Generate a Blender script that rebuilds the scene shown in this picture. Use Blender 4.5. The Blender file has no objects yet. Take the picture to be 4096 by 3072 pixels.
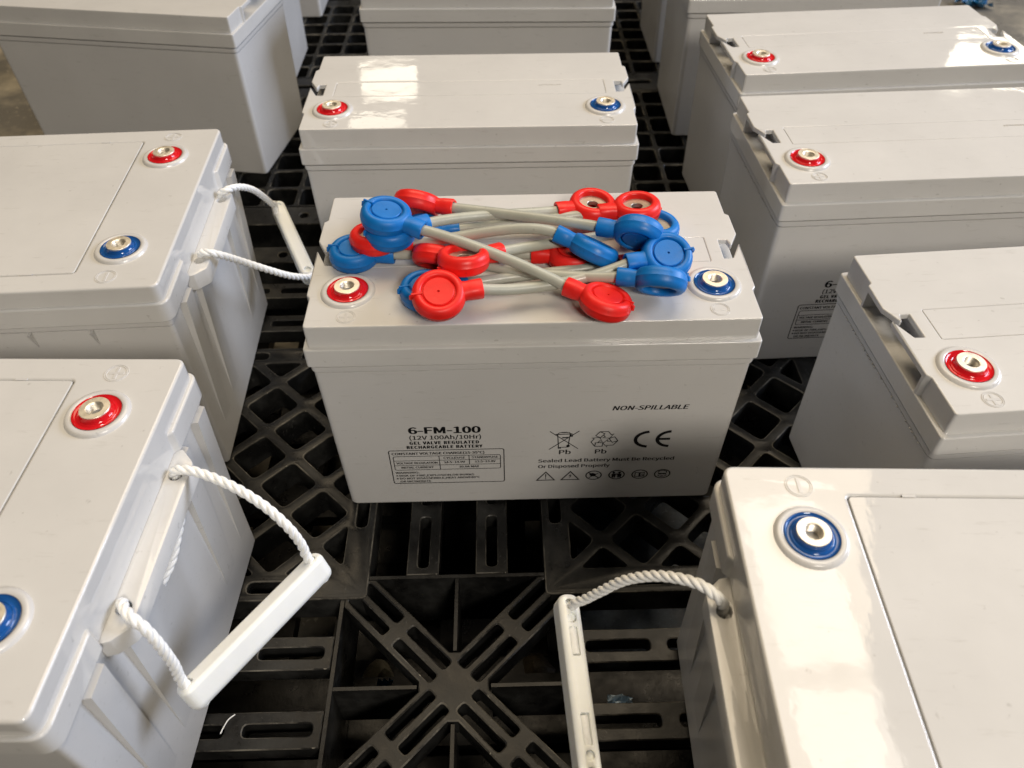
import bpy, bmesh, math, random
from math import sin, cos, pi, radians, sqrt, atan2
from mathutils import Vector, Matrix
from mathutils.geometry import tessellate_polygon

random.seed(7)
scene = bpy.context.scene
C = scene.collection

# ---------------------------------------------------------------- camera, world, lamps, exposure
cam_d = bpy.data.cameras.new("camera")
cam = bpy.data.objects.new("camera", cam_d)
C.objects.link(cam)
cam.location = (-0.02266, -0.49043, 0.57382)
cam.rotation_euler = (radians(44.0514), radians(0.3318), radians(-1.3354))
cam_d.sensor_fit = 'HORIZONTAL'
cam_d.sensor_width = 36.0
cam_d.lens = 3105.27 / 4096 * 36.0
cam_d.clip_start = 0.01
cam_d.clip_end = 60
cam_d.dof.use_dof = True
cam_d.dof.focus_distance = 0.58
cam_d.dof.aperture_fstop = 9.0
scene.camera = cam

world = bpy.data.worlds.new("World")
scene.world = world
world.use_nodes = True
bg = world.node_tree.nodes["Background"]
bg.inputs[0].default_value = (1.0, 0.88, 0.71, 1)
bg.inputs[1].default_value = 0.035


def area(name, loc, target, w, h, rad, col, spread=180):
    d = bpy.data.lights.new(name, 'AREA')
    d.shape = 'RECTANGLE'
    d.size, d.size_y = w, h
    d.energy = rad * pi * w * h          # rad: radiance of the lamp face
    d.color = col
    d.spread = radians(spread)
    o = bpy.data.objects.new(name, d)
    C.objects.link(o)
    o.location = loc
    o.rotation_euler = (Vector(target) - Vector(loc)).to_track_quat('-Z', 'Y').to_euler()
    return o


area("ceiling_lamp", (0.2, 1.5, 3.4), (0.0, 0.1, 0.0), 3.2, 2.2, 4.6, (1.0, 0.815, 0.57))
area("side_window_lamp", (3.0, 0.7, 1.5), (-0.2, 0.2, 0.1), 1.6, 1.2, 15.0, (0.80, 0.90, 1.14))
area("front_door_lamp", (0.75, -2.1, 1.95), (-0.35, 0.1, 0.1), 0.7, 0.55, 37.0, (1.0, 0.91, 0.80))
area("window_pane_lamp", (-0.80, 5.0, 2.345), (-0.80, 0, 2.345), 0.40, 0.22, 4.5, (1.0, 0.92, 0.75))
area("window_pane_lamp", (-0.92, 5.0, 2.68), (-0.92, 0, 2.68), 0.42, 0.14, 3.5, (1.0, 0.92, 0.75))
area("window_pane_lamp", (3.62, 5.0, 2.28), (3.0, 0, 2.2), 0.70, 0.34, 6.5, (1.0, 0.92, 0.74))
area("panel_lamp", (1.31, 1.30, 3.0), (1.31, 1.30, 0), 0.42, 0.84, 4.6, (1.0, 0.92, 0.80))
area("panel_lamp", (1.31, 0.46, 3.0), (1.31, 0.46, 0), 0.42, 0.66, 4.6, (1.0, 0.92, 0.80))

scene.view_settings.view_transform = 'Standard'
scene.view_settings.look = 'None'
scene.view_settings.exposure = 0.0
scene.view_settings.gamma = 1.0
scene.cycles.use_denoising = True
scene.cycles.max_bounces = 8
scene.cycles.caustics_reflective = False
scene.cycles.caustics_refractive = False


# ---------------------------------------------------------------- materials
def mat(name, col, rough, metal=0.0, mottle=0.0, mscale=30, rvar=0.0, bump=0.0, bscale=200, wave=0.0, wscale=14,
        spec=0.5, sss=0.0, coord='Object', speck=0.0, scuff=0.0):
    m = bpy.data.materials.new(name)
    m.use_nodes = True
    nt = m.node_tree
    b = nt.nodes["Principled BSDF"]
    b.inputs['Base Color'].default_value = (*col, 1)
    b.inputs['Roughness'].default_value = rough
    b.inputs['Metallic'].default_value = metal
    b.inputs['Specular IOR Level'].default_value = spec
    if sss:
        b.inputs['Subsurface Weight'].default_value = sss
        b.inputs['Subsurface Radius'].default_value = (0.004, 0.004, 0.003)
    tc = nt.nodes.new('ShaderNodeTexCoord')
    geo = tc.outputs[coord]

    def noise(scale, detail=4, rough_=0.6):
        n = nt.nodes.new('ShaderNodeTexNoise')
        n.inputs['Scale'].default_value = scale
        n.inputs['Detail'].default_value = detail
        n.inputs['Roughness'].default_value = rough_
        nt.links.new(geo, n.inputs['Vector'])
        return n.outputs['Fac']

    def mr(fac, lo, hi, a=0.3, z=0.7):
        n = nt.nodes.new('ShaderNodeMapRange')
        n.inputs['From Min'].default_value = a
        n.inputs['From Max'].default_value = z
        n.inputs['To Min'].default_value = lo
        n.inputs['To Max'].default_value = hi
        nt.links.new(fac, n.inputs['Value'])
        return n.outputs['Result']
    col_out = None
    if mottle:
        mx = nt.nodes.new('ShaderNodeMix')
        mx.data_type = 'RGBA'
        mx.inputs['A'].default_value = (*[c * (1 - mottle) for c in col], 1)
        mx.inputs['B'].default_value = (*[min(1, c * (1 + mottle)) for c in col], 1)
        nt.links.new(mr(noise(mscale, 5), 0, 1), mx.inputs['Factor'])
        col_out = mx.outputs['Result']
    if speck:
        mx = nt.nodes.new('ShaderNodeMix')
        mx.data_type = 'RGBA'
        mx.inputs['A'].default_value = (*col, 1)
        if col_out:
            nt.links.new(col_out, mx.inputs['A'])
        mx.inputs['B'].default_value = (col[0] * 0.35, col[1] * 0.33, col[2] * 0.3, 1)
        nt.links.new(mr(noise(150, 2), 0, speck, 0.70, 0.76), mx.inputs['Factor'])
        col_out = mx.outputs['Result']
    if scuff:
        mp = nt.nodes.new('ShaderNodeMapping')
        mp.inputs['Scale'].default_value = (9, 60, 60)
        mp.inputs['Rotation'].default_value = (0.3, 0.5, 0.5)
        nt.links.new(tc.outputs[coord], mp.inputs['Vector'])
        n = nt.nodes.new('ShaderNodeTexNoise')
        n.inputs['Scale'].default_value = 4.0
        n.inputs['Detail'].default_value = 6
        n.inputs['Roughness'].default_value = 0.7
        nt.links.new(mp.outputs['Vector'], n.inputs['Vector'])
        mx = nt.nodes.new('ShaderNodeMix')
        mx.data_type = 'RGBA'
        nt.links.new(col_out, mx.inputs['A'])
        mx.inputs['B'].default_value = (col[0] * 0.72, col[1] * 0.71, col[2] * 0.68, 1)
        nt.links.new(mr(n.outputs['Fac'], 0, scuff, 0.60, 0.74), mx.inputs['Factor'])
        col_out = mx.outputs['Result']
    if col_out:
        nt.links.new(col_out, b.inputs['Base Color'])
    if rvar:
        nt.links.new(mr(noise(mscale * 1.7, 4), rough - rvar, rough + rvar), b.inputs['Roughness'])
    last = None
    if wave:
        bp = nt.nodes.new('ShaderNodeBump')
        bp.inputs['Strength'].default_value = 1.0
        bp.inputs['Distance'].default_value = wave
        nt.links.new(noise(wscale, 4, 0.5), bp.inputs['Height'])
        last = bp
    if bump:
        bp = nt.nodes.new('ShaderNodeBump')
        bp.inputs['Strength'].default_value = bump
        bp.inputs['Distance'].default_value = 0.0004
        nt.links.new(noise(bscale, 3), bp.inputs['Height'])
        if last:
            nt.links.new(last.outputs['Normal'], bp.inputs['Normal'])
        last = bp
    if last:
        nt.links.new(last.outputs['Normal'], b.inputs['Normal'])
    return m


M = {}
PL = (0.60, 0.595, 0.575)
M['lid'] = mat("grey_lid_plastic", PL, 0.045, mottle=0.045, mscale=13, rvar=0.03, wave=0.00020, wscale=26, bump=0.004, bscale=900, speck=0.3, scuff=0.55)
M['case'] = mat("grey_case_plastic", (0.575, 0.57, 0.555), 0.20, mottle=0.035, mscale=8, rvar=0.05, wave=0.0006, wscale=11, bump=0.03, bscale=900, speck=0.2, scuff=0.55)
M['red_seal'] = mat("red_epoxy", (0.62, 0.012, 0.018), 0.07)
M['blue_seal'] = mat("blue_epoxy", (0.012, 0.085, 0.30), 0.07)
M['metal'] = mat("tinned_brass", (0.84, 0.79, 0.69), 0.48, metal=1.0, mottle=0.06, mscale=160, rvar=0.08, bump=0.03, bscale=600)
M['lug'] = mat("tinned_lug", (0.55, 0.50, 0.42), 0.42, metal=0.8, mottle=0.1, mscale=90)
M['red'] = mat("red_vinyl", (0.80, 0.018, 0.014), 0.40, mottle=0.10, mscale=45, rvar=0.10, bump=0.35, bscale=160, spec=0.38, speck=0.25)
M['blue'] = mat("blue_vinyl", (0.003, 0.160, 0.52), 0.42, mottle=0.12, mscale=45, rvar=0.10, bump=0.35, bscale=160, spec=0.38, speck=0.25)
M['cable'] = mat("grey_cable_sheath", (0.41, 0.42, 0.36), 0.34, mottle=0.09, mscale=50, rvar=0.10, bump=0.25, bscale=120, speck=0.3)
M['rope'] = mat("white_rope", (0.86, 0.87, 0.86), 0.55, mottle=0.05, mscale=300, bump=0.5, bscale=1400, sss=0.1)
M['grip'] = mat("white_grip_plastic", (0.84, 0.86, 0.84), 0.38, mottle=0.03, mscale=40, rvar=0.05, sss=0.25, bump=0.08, bscale=400)
M['ink'] = mat("black_ink", (0.008, 0.008, 0.009), 0.5, spec=0.15)


def pallet_mat(name, base, dust, amount, scale):
    m = bpy.data.materials.new(name)
    m.use_nodes = True
    nt = m.node_tree
    b = nt.nodes["Principled BSDF"]
    b.inputs['Specular IOR Level'].default_value = 0.22
    tc = nt.nodes.new('ShaderNodeTexCoord')

    def noise(sc, det=6, dist=0.0):
        n = nt.nodes.new('ShaderNodeTexNoise')
        n.inputs['Scale'].default_value = sc
        n.inputs['Detail'].default_value = det
        n.inputs['Roughness'].default_value = 0.68
        n.inputs['Distortion'].default_value = dist
        nt.links.new(tc.outputs['Object'], n.inputs['Vector'])
        return n.outputs['Fac']

    def mr(f, a, z, lo, hi):
        n = nt.nodes.new('ShaderNodeMapRange')
        for k, v in (('From Min', a), ('From Max', z), ('To Min', lo), ('To Max', hi)):
            n.inputs[k].default_value = v
        nt.links.new(f, n.inputs['Value'])
        return n.outputs['Result']

    def mix(f, a, bb):
        n = nt.nodes.new('ShaderNodeMix')
        n.data_type = 'RGBA'
        nt.links.new(f, n.inputs['Factor'])
        if isinstance(a, tuple):
            n.inputs['A'].default_value = (*a, 1)
        else:
            nt.links.new(a, n.inputs['A'])
        n.inputs['B'].default_value = (*bb, 1)
        return n.outputs['Result']
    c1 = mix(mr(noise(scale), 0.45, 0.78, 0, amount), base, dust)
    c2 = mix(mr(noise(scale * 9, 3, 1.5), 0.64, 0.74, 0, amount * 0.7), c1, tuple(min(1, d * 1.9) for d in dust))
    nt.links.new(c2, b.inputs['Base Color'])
    nt.links.new(mr(noise(scale * 2), 0.3, 0.7, 0.20, 0.52), b.inputs['Roughness'])
    bp = nt.nodes.new('ShaderNodeBump')
    bp.inputs['Strength'].default_value = 0.35
    bp.inputs['Distance'].default_value = 0.0008
    nt.links.new(noise(scale * 8), bp.inputs['Height'])
    nt.links.new(bp.outputs['Normal'], b.inputs['Normal'])
    return m


M['pallet'] = pallet_mat("black_pallet_plastic", (0.0068, 0.0068, 0.0066), (0.047, 0.047, 0.044), 0.85, 17)
M['pallet_edge'] = pallet_mat("worn_pallet_edge", (0.016, 0.0155, 0.014), (0.22, 0.205, 0.170), 1.0, 19)
M['pallet_shaded'] = pallet_mat("black_pallet_shaded_plastic", (0.004, 0.004, 0.004), (0.016, 0.015, 0.013), 0.5, 22)  # darker copy of the pallet plastic: shade under the deck put into its colour
M['floor'] = pallet_mat("worn_concrete", (0.14, 0.13, 0.11), (0.42, 0.37, 0.27), 1.0, 8)
M['stone'] = pallet_mat("stone_grit", (0.20, 0.18, 0.13), (0.42, 0.38, 0.28), 0.9, 60)
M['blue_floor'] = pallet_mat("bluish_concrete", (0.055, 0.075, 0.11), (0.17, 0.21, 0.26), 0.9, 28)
M['lump'] = pallet_mat("brown_grit", (0.07, 0.058, 0.04), (0.16, 0.13, 0.09), 0.9, 60)
M['blue_film'] = mat("blue_film", (0.01, 0.10, 0.22), 0.18, wave=0.004, wscale=90)
M['clear_film'] = mat("crumpled_film", (0.35, 0.45, 0.55), 0.10, wave=0.004, wscale=120)


# ---------------------------------------------------------------- mesh helpers
class MB:
    def __init__(s):
        s.v, s.f = [], []

    def add(s, vs, fs, mtx=None):
        k = len(s.v)
        s.v += [(mtx @ Vector(p)) if mtx else Vector(p) for p in vs]
        s.f += [tuple(i + k for i in f) for f in fs]

    def box(s, a, b, mtx=None):
        (x0, y0, z0), (x1, y1, z1) = a, b
        s.add([(x0, y0, z0), (x1, y0, z0), (x1, y1, z0), (x0, y1, z0), (x0, y0, z1), (x1, y0, z1), (x1, y1, z1), (x0, y1, z1)],
              [(3, 2, 1, 0), (4, 5, 6, 7), (0, 1, 5, 4), (1, 2, 6, 5), (2, 3, 7, 6), (3, 0, 4, 7)], mtx)

    def lathe(s, prof, n=40, mtx=None, cx=0, cy=0):
        vs, fs = [], []
        for r, z in prof:
            for k in range(n):
                a = 2 * pi * k / n
                vs.append((cx + r * cos(a), cy + r * sin(a), z))
        for i in range(len(prof) - 1):
            for k in range(n):
                a, b = i * n + k, i * n + (k + 1) % n
                fs.append((a, b, b + n, a + n))
        s.add(vs, fs, mtx)

    def disc(s, r, z, n=40, mtx=None, cx=0, cy=0, up=True):
        vs = [(cx + r * cos(2 * pi * k / n), cy + r * sin(2 * pi * k / n), z) for k in range(n)]
        s.add(vs, [tuple(range(n)) if up else tuple(reversed(range(n)))], mtx)

    def tube(s, path, r, n=12, cap=True, mtx=None):
        path = [Vector(p) for p in path]
        vs, fs = [], []
        t0 = (path[1] - path[0]).normalized()
        u = t0.orthogonal().normalized()
        for i, p in enumerate(path):
            t = (path[min(i + 1, len(path) - 1)] - path[max(i - 1, 0)]).normalized()
            u = (u - t * u.dot(t)).normalized()
            w = t.cross(u)
            rr = r(i / (len(path) - 1)) if callable(r) else r
            for k in range(n):
                a = 2 * pi * k / n
                vs.append(p + (u * cos(a) + w * sin(a)) * rr)
        for i in range(len(path) - 1):
            for k in range(n):
                a, b = i * n + k, i * n + (k + 1) % n
                fs.append((a, b, b + n, a + n))
        if cap:
            fs.append(tuple(reversed(range(n))))
            fs.append(tuple(range((len(path) - 1) * n, len(path) * n)))
        s.add(vs, fs, mtx)

    def prism(s, poly, z0, z1, holes=(), ch=0.0, seg=2, bottom=True, bch=0.0, mtx=None, hch=None):
        """Extruded polygon (counter-clockwise), rounded upper rim of radius ch, holes that run through."""
        poly = ccw(poly)
        holes = [list(reversed(ccw(h))) for h in holes]
        steps = []
        if bch:
            for k in range(seg + 1):
                a = pi / 2 * k / seg
                steps.append((bch * (1 - sin(a)), z0 + bch * (1 - cos(a))))
        else:
            steps.append((0, z0))
        if ch:
            for k in range(seg + 1):
                a = pi / 2 * k / seg
                steps.append((ch * (1 - cos(a)), z1 - ch + ch * sin(a)))
        else:
            steps.append((0, z1))
        base = len(s.v)
        T = (lambda p: mtx @ Vector(p)) if mtx else (lambda p: Vector(p))
        rings_top, rings_bot = [], []
        for ri, ring in enumerate([poly] + holes):
            n = len(ring)
            start = len(s.v)
            for off, z in steps:
                if ri and hch is not None:
                    off = hch if z >= z1 - 1e-9 else 0
                for x, y in (inset(ring, off) if off else ring):
                    s.v.append(T((x, y, z)))
            for i in range(len(steps) - 1):
                for k in range(n):
                    a, b = start + i * n + k, start + i * n + (k + 1) % n
                    s.f.append((a, b, b + n, a + n))
            rings_bot.append(list(range(start, start + n)))
            e = start + (len(steps) - 1) * n
            rings_top.append(list(range(e, e + n)))
        inv = mtx.inverted() if mtx else None
        for rings, flip in ((rings_top, False), (rings_bot, True)):
            if flip and not bottom:
                continue
            if len(rings) == 1:
                r = rings[0]
                s.f.append(tuple(reversed(r)) if flip else tuple(r))
            else:
                flat = [i for r in rings for i in r]
                loc = [[(inv @ s.v[i]) if inv else s.v[i] for i in r] for r in rings]
                loc = [[Vector((q.x, q.y, 0)) for q in r] for r in loc]
                allp = [q for r in loc for q in r]
                for t in tessellate_polygon(loc):
                    a, b, c = t
                    ar = (allp[b] - allp[a]).cross(allp[c] - allp[a]).z
                    if abs(ar) < 1e-14:
                        continue
                    tri = (flat[a], flat[b], flat[c]) if ar > 0 else (flat[a], flat[c], flat[b])
                    s.f.append(tuple(reversed(tri)) if flip else tri)

    def build(s, name, material, parent=None, smooth=35, wn=False, edge=None):
        me = bpy.data.meshes.new(name)
        me.from_pydata([tuple(p) for p in s.v], [], s.f)
        me.update()
        me.materials.append(material)
        if edge:
            me.materials.append(edge)
            for p in me.polygons:
                if 0.15 < p.normal.z < 0.97:
                    p.material_index = 1
        if smooth:
            me.polygons.foreach_set('use_smooth', [True] * len(me.polygons))
            me.set_sharp_from_angle(angle=radians(smooth))
        return link(name, me, parent, wn)


def link(name, me, parent=None, wn=False):
    o = bpy.data.objects.new(name, me)
    C.objects.link(o)
    o.parent = parent
    if wn:
        w = o.modifiers.new("weighted", 'WEIGHTED_NORMAL')
        w.keep_sharp = True
        w.weight = 80
    return o


def ccw(p):
    a = sum(p[i][0] * p[(i + 1) % len(p)][1] - p[(i + 1) % len(p)][0] * p[i][1] for i in range(len(p)))
    return list(p) if a > 0 else list(reversed(p))


def inset(p, d):
    """Offset of a ring to its left (inwards when counter-clockwise)."""
    out, n = [], len(p)
    for i in range(n):
        x, y = p[i]
        ax, ay = x - p[i - 1][0], y - p[i - 1][1]
        bx, by = p[(i + 1) % n][0] - x, p[(i + 1) % n][1] - y
        la, lb = math.hypot(ax, ay) or 1, math.hypot(bx, by) or 1
        n1, n2 = (-ay / la, ax / la), (-by / lb, bx / lb)
        mx, my = n1[0] + n2[0], n1[1] + n2[1]
        k = mx * mx + my * my
        if k < 0.15:
            out.append((x + n1[0] * d, y + n1[1] * d))
        else:
            out.append((x + 2 * d * mx / k, y + 2 * d * my / k))
    return out


def rnd(p, r, seg=4, only=None):
    """Round the corners of a polygon; r a number or a list."""
    out, n = [], len(p)
    for i in range(n):
        ri = r[i] if isinstance(r, (list, tuple)) else r
        P, A, B = Vector(p[i]), Vector(p[i - 1]), Vector(p[(i + 1) % n])
        if not ri:
            out.append(tuple(P))
            continue
        da, db = (A - P), (B - P)
        t = min(ri, da.length * 0.48, db.length * 0.48)
        a, b = P + da.normalized() * t, P + db.normalized() * t
        for k in range(seg + 1):
            u = k / seg
            q = a * (1 - u) ** 2 + P * 2 * u * (1 - u) + b * u * u
            out.append((q.x, q.y))
    return out


def rect(x0, y0, x1, y1):
    return [(x0, y0), (x1, y0), (x1, y1), (x0, y1)]


def circ(cx, cy, r, n=16):
    return [(cx + r * cos(2 * pi * k / n), cy + r * sin(2 * pi * k / n)) for k in range(n)]


def mm(p):
    return [(x / 1000, y / 1000) for x, y in p]


def cr(pts, n=12):
    """Catmull-Rom through the points."""
    P = [Vector(p) for p in pts]
    P = [P[0] * 2 - P[1]] + P + [P[-1] * 2 - P[-2]]
    out = []
    for i in range(1, len(P) - 2):
        for k in range(n):
            t = k / n
            a, b, c, d = P[i - 1], P[i], P[i + 1], P[i + 2]
            out.append(0.5 * ((2 * b) + (c - a) * t + (2 * a - 5 * b + 4 * c - d) * t * t + (3 * b - a - 3 * c + d) * t ** 3))
    out.append(P[-2])
    return out


def even(path, step):
    out, acc = [path[0]], 0.0
    for a, b in zip(path, path[1:]):
        L = (b - a).length
        d = step - acc
        while d <= L:
            out.append(a.lerp(b, d / L))
            d += step
        acc = (acc + L) % step
    out.append(path[-1])
    return out


def thing(name, label, cat, loc=(0, 0, 0), rotz=0.0, group=None):
    o = bpy.data.objects.new(name, None)
    C.objects.link(o)
    o.empty_display_size = 0.05
    o.location = loc
    o.rotation_euler = (0, 0, rotz)
    o['label'], o['category'] = label, cat
    if group:
        o['group'] = group
    return o


def tag(o, label, cat, group=None):
    o['label'], o['category'] = label, cat
    if group:
        o['group'] = group
    return o


def dup(root, loc, rotz, label):
    r = root.copy()
    C.objects.link(r)
    r.location = loc
    r.rotation_euler = (0, 0, rotz)
    r['label'] = label
    for ch in list(root.children):
        c = ch.copy()
        C.objects.link(c)
        c.parent = r
        for g in ch.children:
            d = g.copy()
            C.objects.link(d)
            d.parent = c
    return r


# ---------------------------------------------------------------- floor
def floor():
    b = MB()
    b.add([(-12, -8, -0.16), (12, -8, -0.16), (12, 14, -0.16), (-12, 14, -0.16)], [(0, 1, 2, 3)])
    o = b.build("floor", M['floor'])
    o['kind'] = 'structure'


floor()

# ---------------------------------------------------------------- pallets
PX, PY, PITCH = -0.064, -0.247, 0.446


def slot_poly(cx, cy, lx, ly, r=0.0025):
    return rnd(rect(cx - lx / 2, cy - ly / 2, cx + lx / 2, cy + ly / 2), r, 3)


def lattice_mesh():
    hs = 0.150
    ch = 0.0045
    outer = rnd(rect(-hs, -hs, hs, hs), 0.004, 2)
    holes = []
    lim = 0.1265
    pt = 0.033
    for i in range(-5, 6):
        for j in range(-5, 6):
            if (i + j) % 2:
                cx, cy, h = i * pt, j * pt, 0.0262
                d = [(cx - h, cy), (cx, cy - h), (cx + h, cy), (cx, cy + h)]
                # clip against the inner square
                for ax, sg in ((0, 1), (0, -1), (1, 1), (1, -1)):
                    o = []
                    for k in range(len(d)):
                        a, b = d[k], d[(k + 1) % len(d)]
                        ia, ib = sg * a[ax] <= lim, sg * b[ax] <= lim
                        if ia:
                            o.append(a)
                        if ia != ib:
                            t = (sg * lim - a[ax]) / (b[ax] - a[ax])
                            o.append((a[0] + (b[0] - a[0]) * t, a[1] + (b[1] - a[1]) * t))
                    d = o
                    if len(d) < 3:
                        break
                if len(d) < 3:
                    continue
                ar = abs(sum(d[k][0] * d[(k + 1) % len(d)][1] - d[(k + 1) % len(d)][0] * d[k][1] for k in range(len(d)))) / 2
                if ar < 1.2e-4:
                    continue
                holes.append(rnd(d, 0.0055, 3))
    for i in (-2, 0, 2):
        for sg in (1, -1):
            holes.append(rnd(rect(i * pt - 0.0155, sg * 0.138 - 0.0052, i * pt + 0.0155, sg * 0.138 + 0.0052), 0.005, 3))
            holes.append(rnd(rect(sg * 0.138 - 0.0052, i * pt - 0.0155, sg * 0.138 + 0.0052, i * pt + 0.0155), 0.005, 3))
    b = MB()
    b.prism(outer, -0.030, -0.0004, holes, ch=0.0011, seg=2, bottom=True)
    return b


def slat_mesh(L):
    n = max(1, round(L / 0.064))
    holes = [slot_poly(-L / 2 + L / n * (k + 0.5), 0, 0.051, 0.0095, 0.004) for k in range(n)]
    b = MB()
    b.prism(rect(-L / 2, -0.0135, L / 2, 0.0135), -0.020, -0.0030, holes, ch=0.0008, seg=1)
    return b


def brace_mesh():
    h, w = 0.0905, 0.0165
    c = w * sqrt(2)
    q = 0.004
    out = []
    for k in range(4):
        a = k * pi / 2
        base = [(c + 0.003, -q), (c + 0.003, q), (h, h - c), (h, h), (h - c, h)]
        for x, y in base:
            out.append((x * cos(a) - y * sin(a), x * sin(a) + y * cos(a)))
    holes = []
    for k in range(4):
        a = pi / 4 + k * pi / 2
        for al, L in ((0.0365, 0.044), (0.0915, 0.044)):
            for pr in (-0.0073, 0.0073):
                d = rnd(rect(al - L / 2, pr - 0.0045, al + L / 2, pr + 0.0045), 0.003, 3)
                holes.append([(x * cos(a) - y * sin(a), x * sin(a) + y * cos(a)) for x, y in d])
    b = MB()
    b.prism(out, -0.024, -0.0016, holes, ch=0.0010, seg=1)
    return b


def wall_mesh(L, t, z0, z1):
    b = MB()
    b.box((-L / 2, -t / 2, z0), (L / 2, t / 2, z1))
    return b


def make_pallet_near():
    t = thing("plastic_pallet", "black plastic pallet with diamond lattice and cross braces under the nearer batteries", "pallet",
              (0, -0.1, -0.15))
    base = Vector((0, -0.1, -0.15))

    def put(o, x, y, rz=0.0):
        o.location = Vector((x, y, 0)) - base
        o.rotation_euler = (0, 0, rz)
        return o
    cache = {}

    def part(name, key, maker, x, y, rz=0.0, m='pallet'):
        if key not in cache:
            o = maker().build(name, M[m], t, edge=M['pallet_edge'] if m == 'pallet' else None)
            cache[key] = o.data
        else:
            o = link(name, cache[key], t)
        return put(o, x, y, rz)
    xs = [PX - PITCH, PX, PX + PITCH]
    ys = [PY, PY + PITCH]
    x_lo, x_hi, y_lo, y_hi = -0.735, 0.66, -0.69, 0.305
    for i in range(4):
        for j in range(3):
            cx, cy = PX + (i - 1.5) * PITCH, PY + (j - 0.5) * PITCH
            if j == 2:
                continue
            part("lattice_panel", 'lat', lattice_mesh, cx, cy)
    for x in xs:
        for y in ys:
            part("cross_brace", 'brace', brace_mesh, x, y)
            for sg in (1, -1):
                part("brace_rib", 'rib', lambda: wall_mesh(0.064, 0.0028, -0.06, -0.003), x, y + sg * (0.0275 + 0.0325), pi / 2)
                part("brace_rib", 'rib', None, x + sg * (0.0275 + 0.0325), y)
                part("brace_wall", 'bwall', lambda: wall_mesh(0.183, 0.003, -0.075, -0.0024), x, y + sg * 0.0925)
                part("brace_wall", 'bwall', None, x + sg * 0.0925, y, pi / 2)
    SL = PITCH - 0.190
    for x in xs:
        for y in (PY + PITCH / 2, PY - PITCH / 2):
            for sg in (1, -1):
                part("slat", 'slat', lambda: slat_mesh(SL), x + sg * 0.029, y, pi / 2)
    for y in ys:
        for x in (PX - PITCH * 1.5, PX - PITCH / 2, PX + PITCH / 2, PX + PITCH * 1.5):
            for sg in (1, -1):
                part("slat", 'slat', None, x, y + sg * 0.029)
    # lower deck boards, with extra ones added to darken the openings
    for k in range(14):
        part("bottom_board", 'bb', lambda: wall_mesh(1.0, 0.062, -0.128, -0.112), -0.655 + 0.1 * k, -0.19, pi / 2, 'pallet_shaded')
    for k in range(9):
        part("bottom_board", 'bc', lambda: wall_mesh(1.38, 0.044, -0.1115, -0.096), -0.04, -0.60 + 0.099 * k, 0, 'pallet_shaded')
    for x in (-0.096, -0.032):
        part("bottom_board", 'bd', lambda: wall_mesh(1.0, 0.060, -0.149, -0.129), x, -0.19, pi / 2, 'pallet_shaded')
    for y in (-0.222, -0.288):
        part("bottom_board", 'be', lambda: wall_mesh(1.38, 0.058, -0.0945, -0.080), -0.04, y - 0.012, 0, 'pallet_shaded')
    # edge strip at the far end with round bolt holes
    def strip():
        b = MB()
        b.prism(rect(-0.69, -0.016, 0.69, 0.016), -0.10, -0.001, [circ(-0.65 + 0.1 * k, 0, 0.006, 12) for k in range(14)], ch=0.001, seg=1)
        return b
    part("edge_strip", 'strip', strip, -0.04, 0.296)
    return t


def grid_cells(nx, ny, p, w, z0, z1, r=0.006, ch=0.0012):
    """A grid of square openings: every cell a ring from the cell's square to its rounded opening."""
    b = MB()
    h = p / 2
    op = h - w / 2
    k = 4
    hole = ccw(rnd(rect(-op, -op, op, op), r, k - 1))           # 4 corners of k points
    big = inset(list(reversed(hole)), ch)
    big = list(reversed(big))
    n = len(hole)
    for i in range(nx):
        for j in range(ny):
            cx, cy = (i - (nx - 1) / 2) * p, (j - (ny - 1) / 2) * p
            s = len(b.v)
            for q, z in ((hole, z0), (hole, z1 - ch), (big, z1)):
                b.v += [Vector((cx + x, cy + y, z)) for x, y in q]
            cs = [(-h, -h), (h, -h), (h, h), (-h, h)]
            b.v += [Vector((cx + x, cy + y, z1)) for x, y in cs]
            for a in range(n):
                c = (a + 1) % n
                b.f.append((s + c, s + a, s + n + a, s + n + c))
                b.f.append((s + n + c, s + n + a, s + 2 * n + a, s + 2 * n + c))
            o = s + 3 * n
            for q in range(4):
                for a in range(k - 1):
                    b.f.append((o + q, s + 2 * n + q * k + a + 1, s + 2 * n + q * k + a))
                b.f.append((o + q, o + (q + 1) % 4, s + 2 * n + ((q + 1) % 4) * k, s + 2 * n + q * k + k - 1))
    return b


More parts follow.
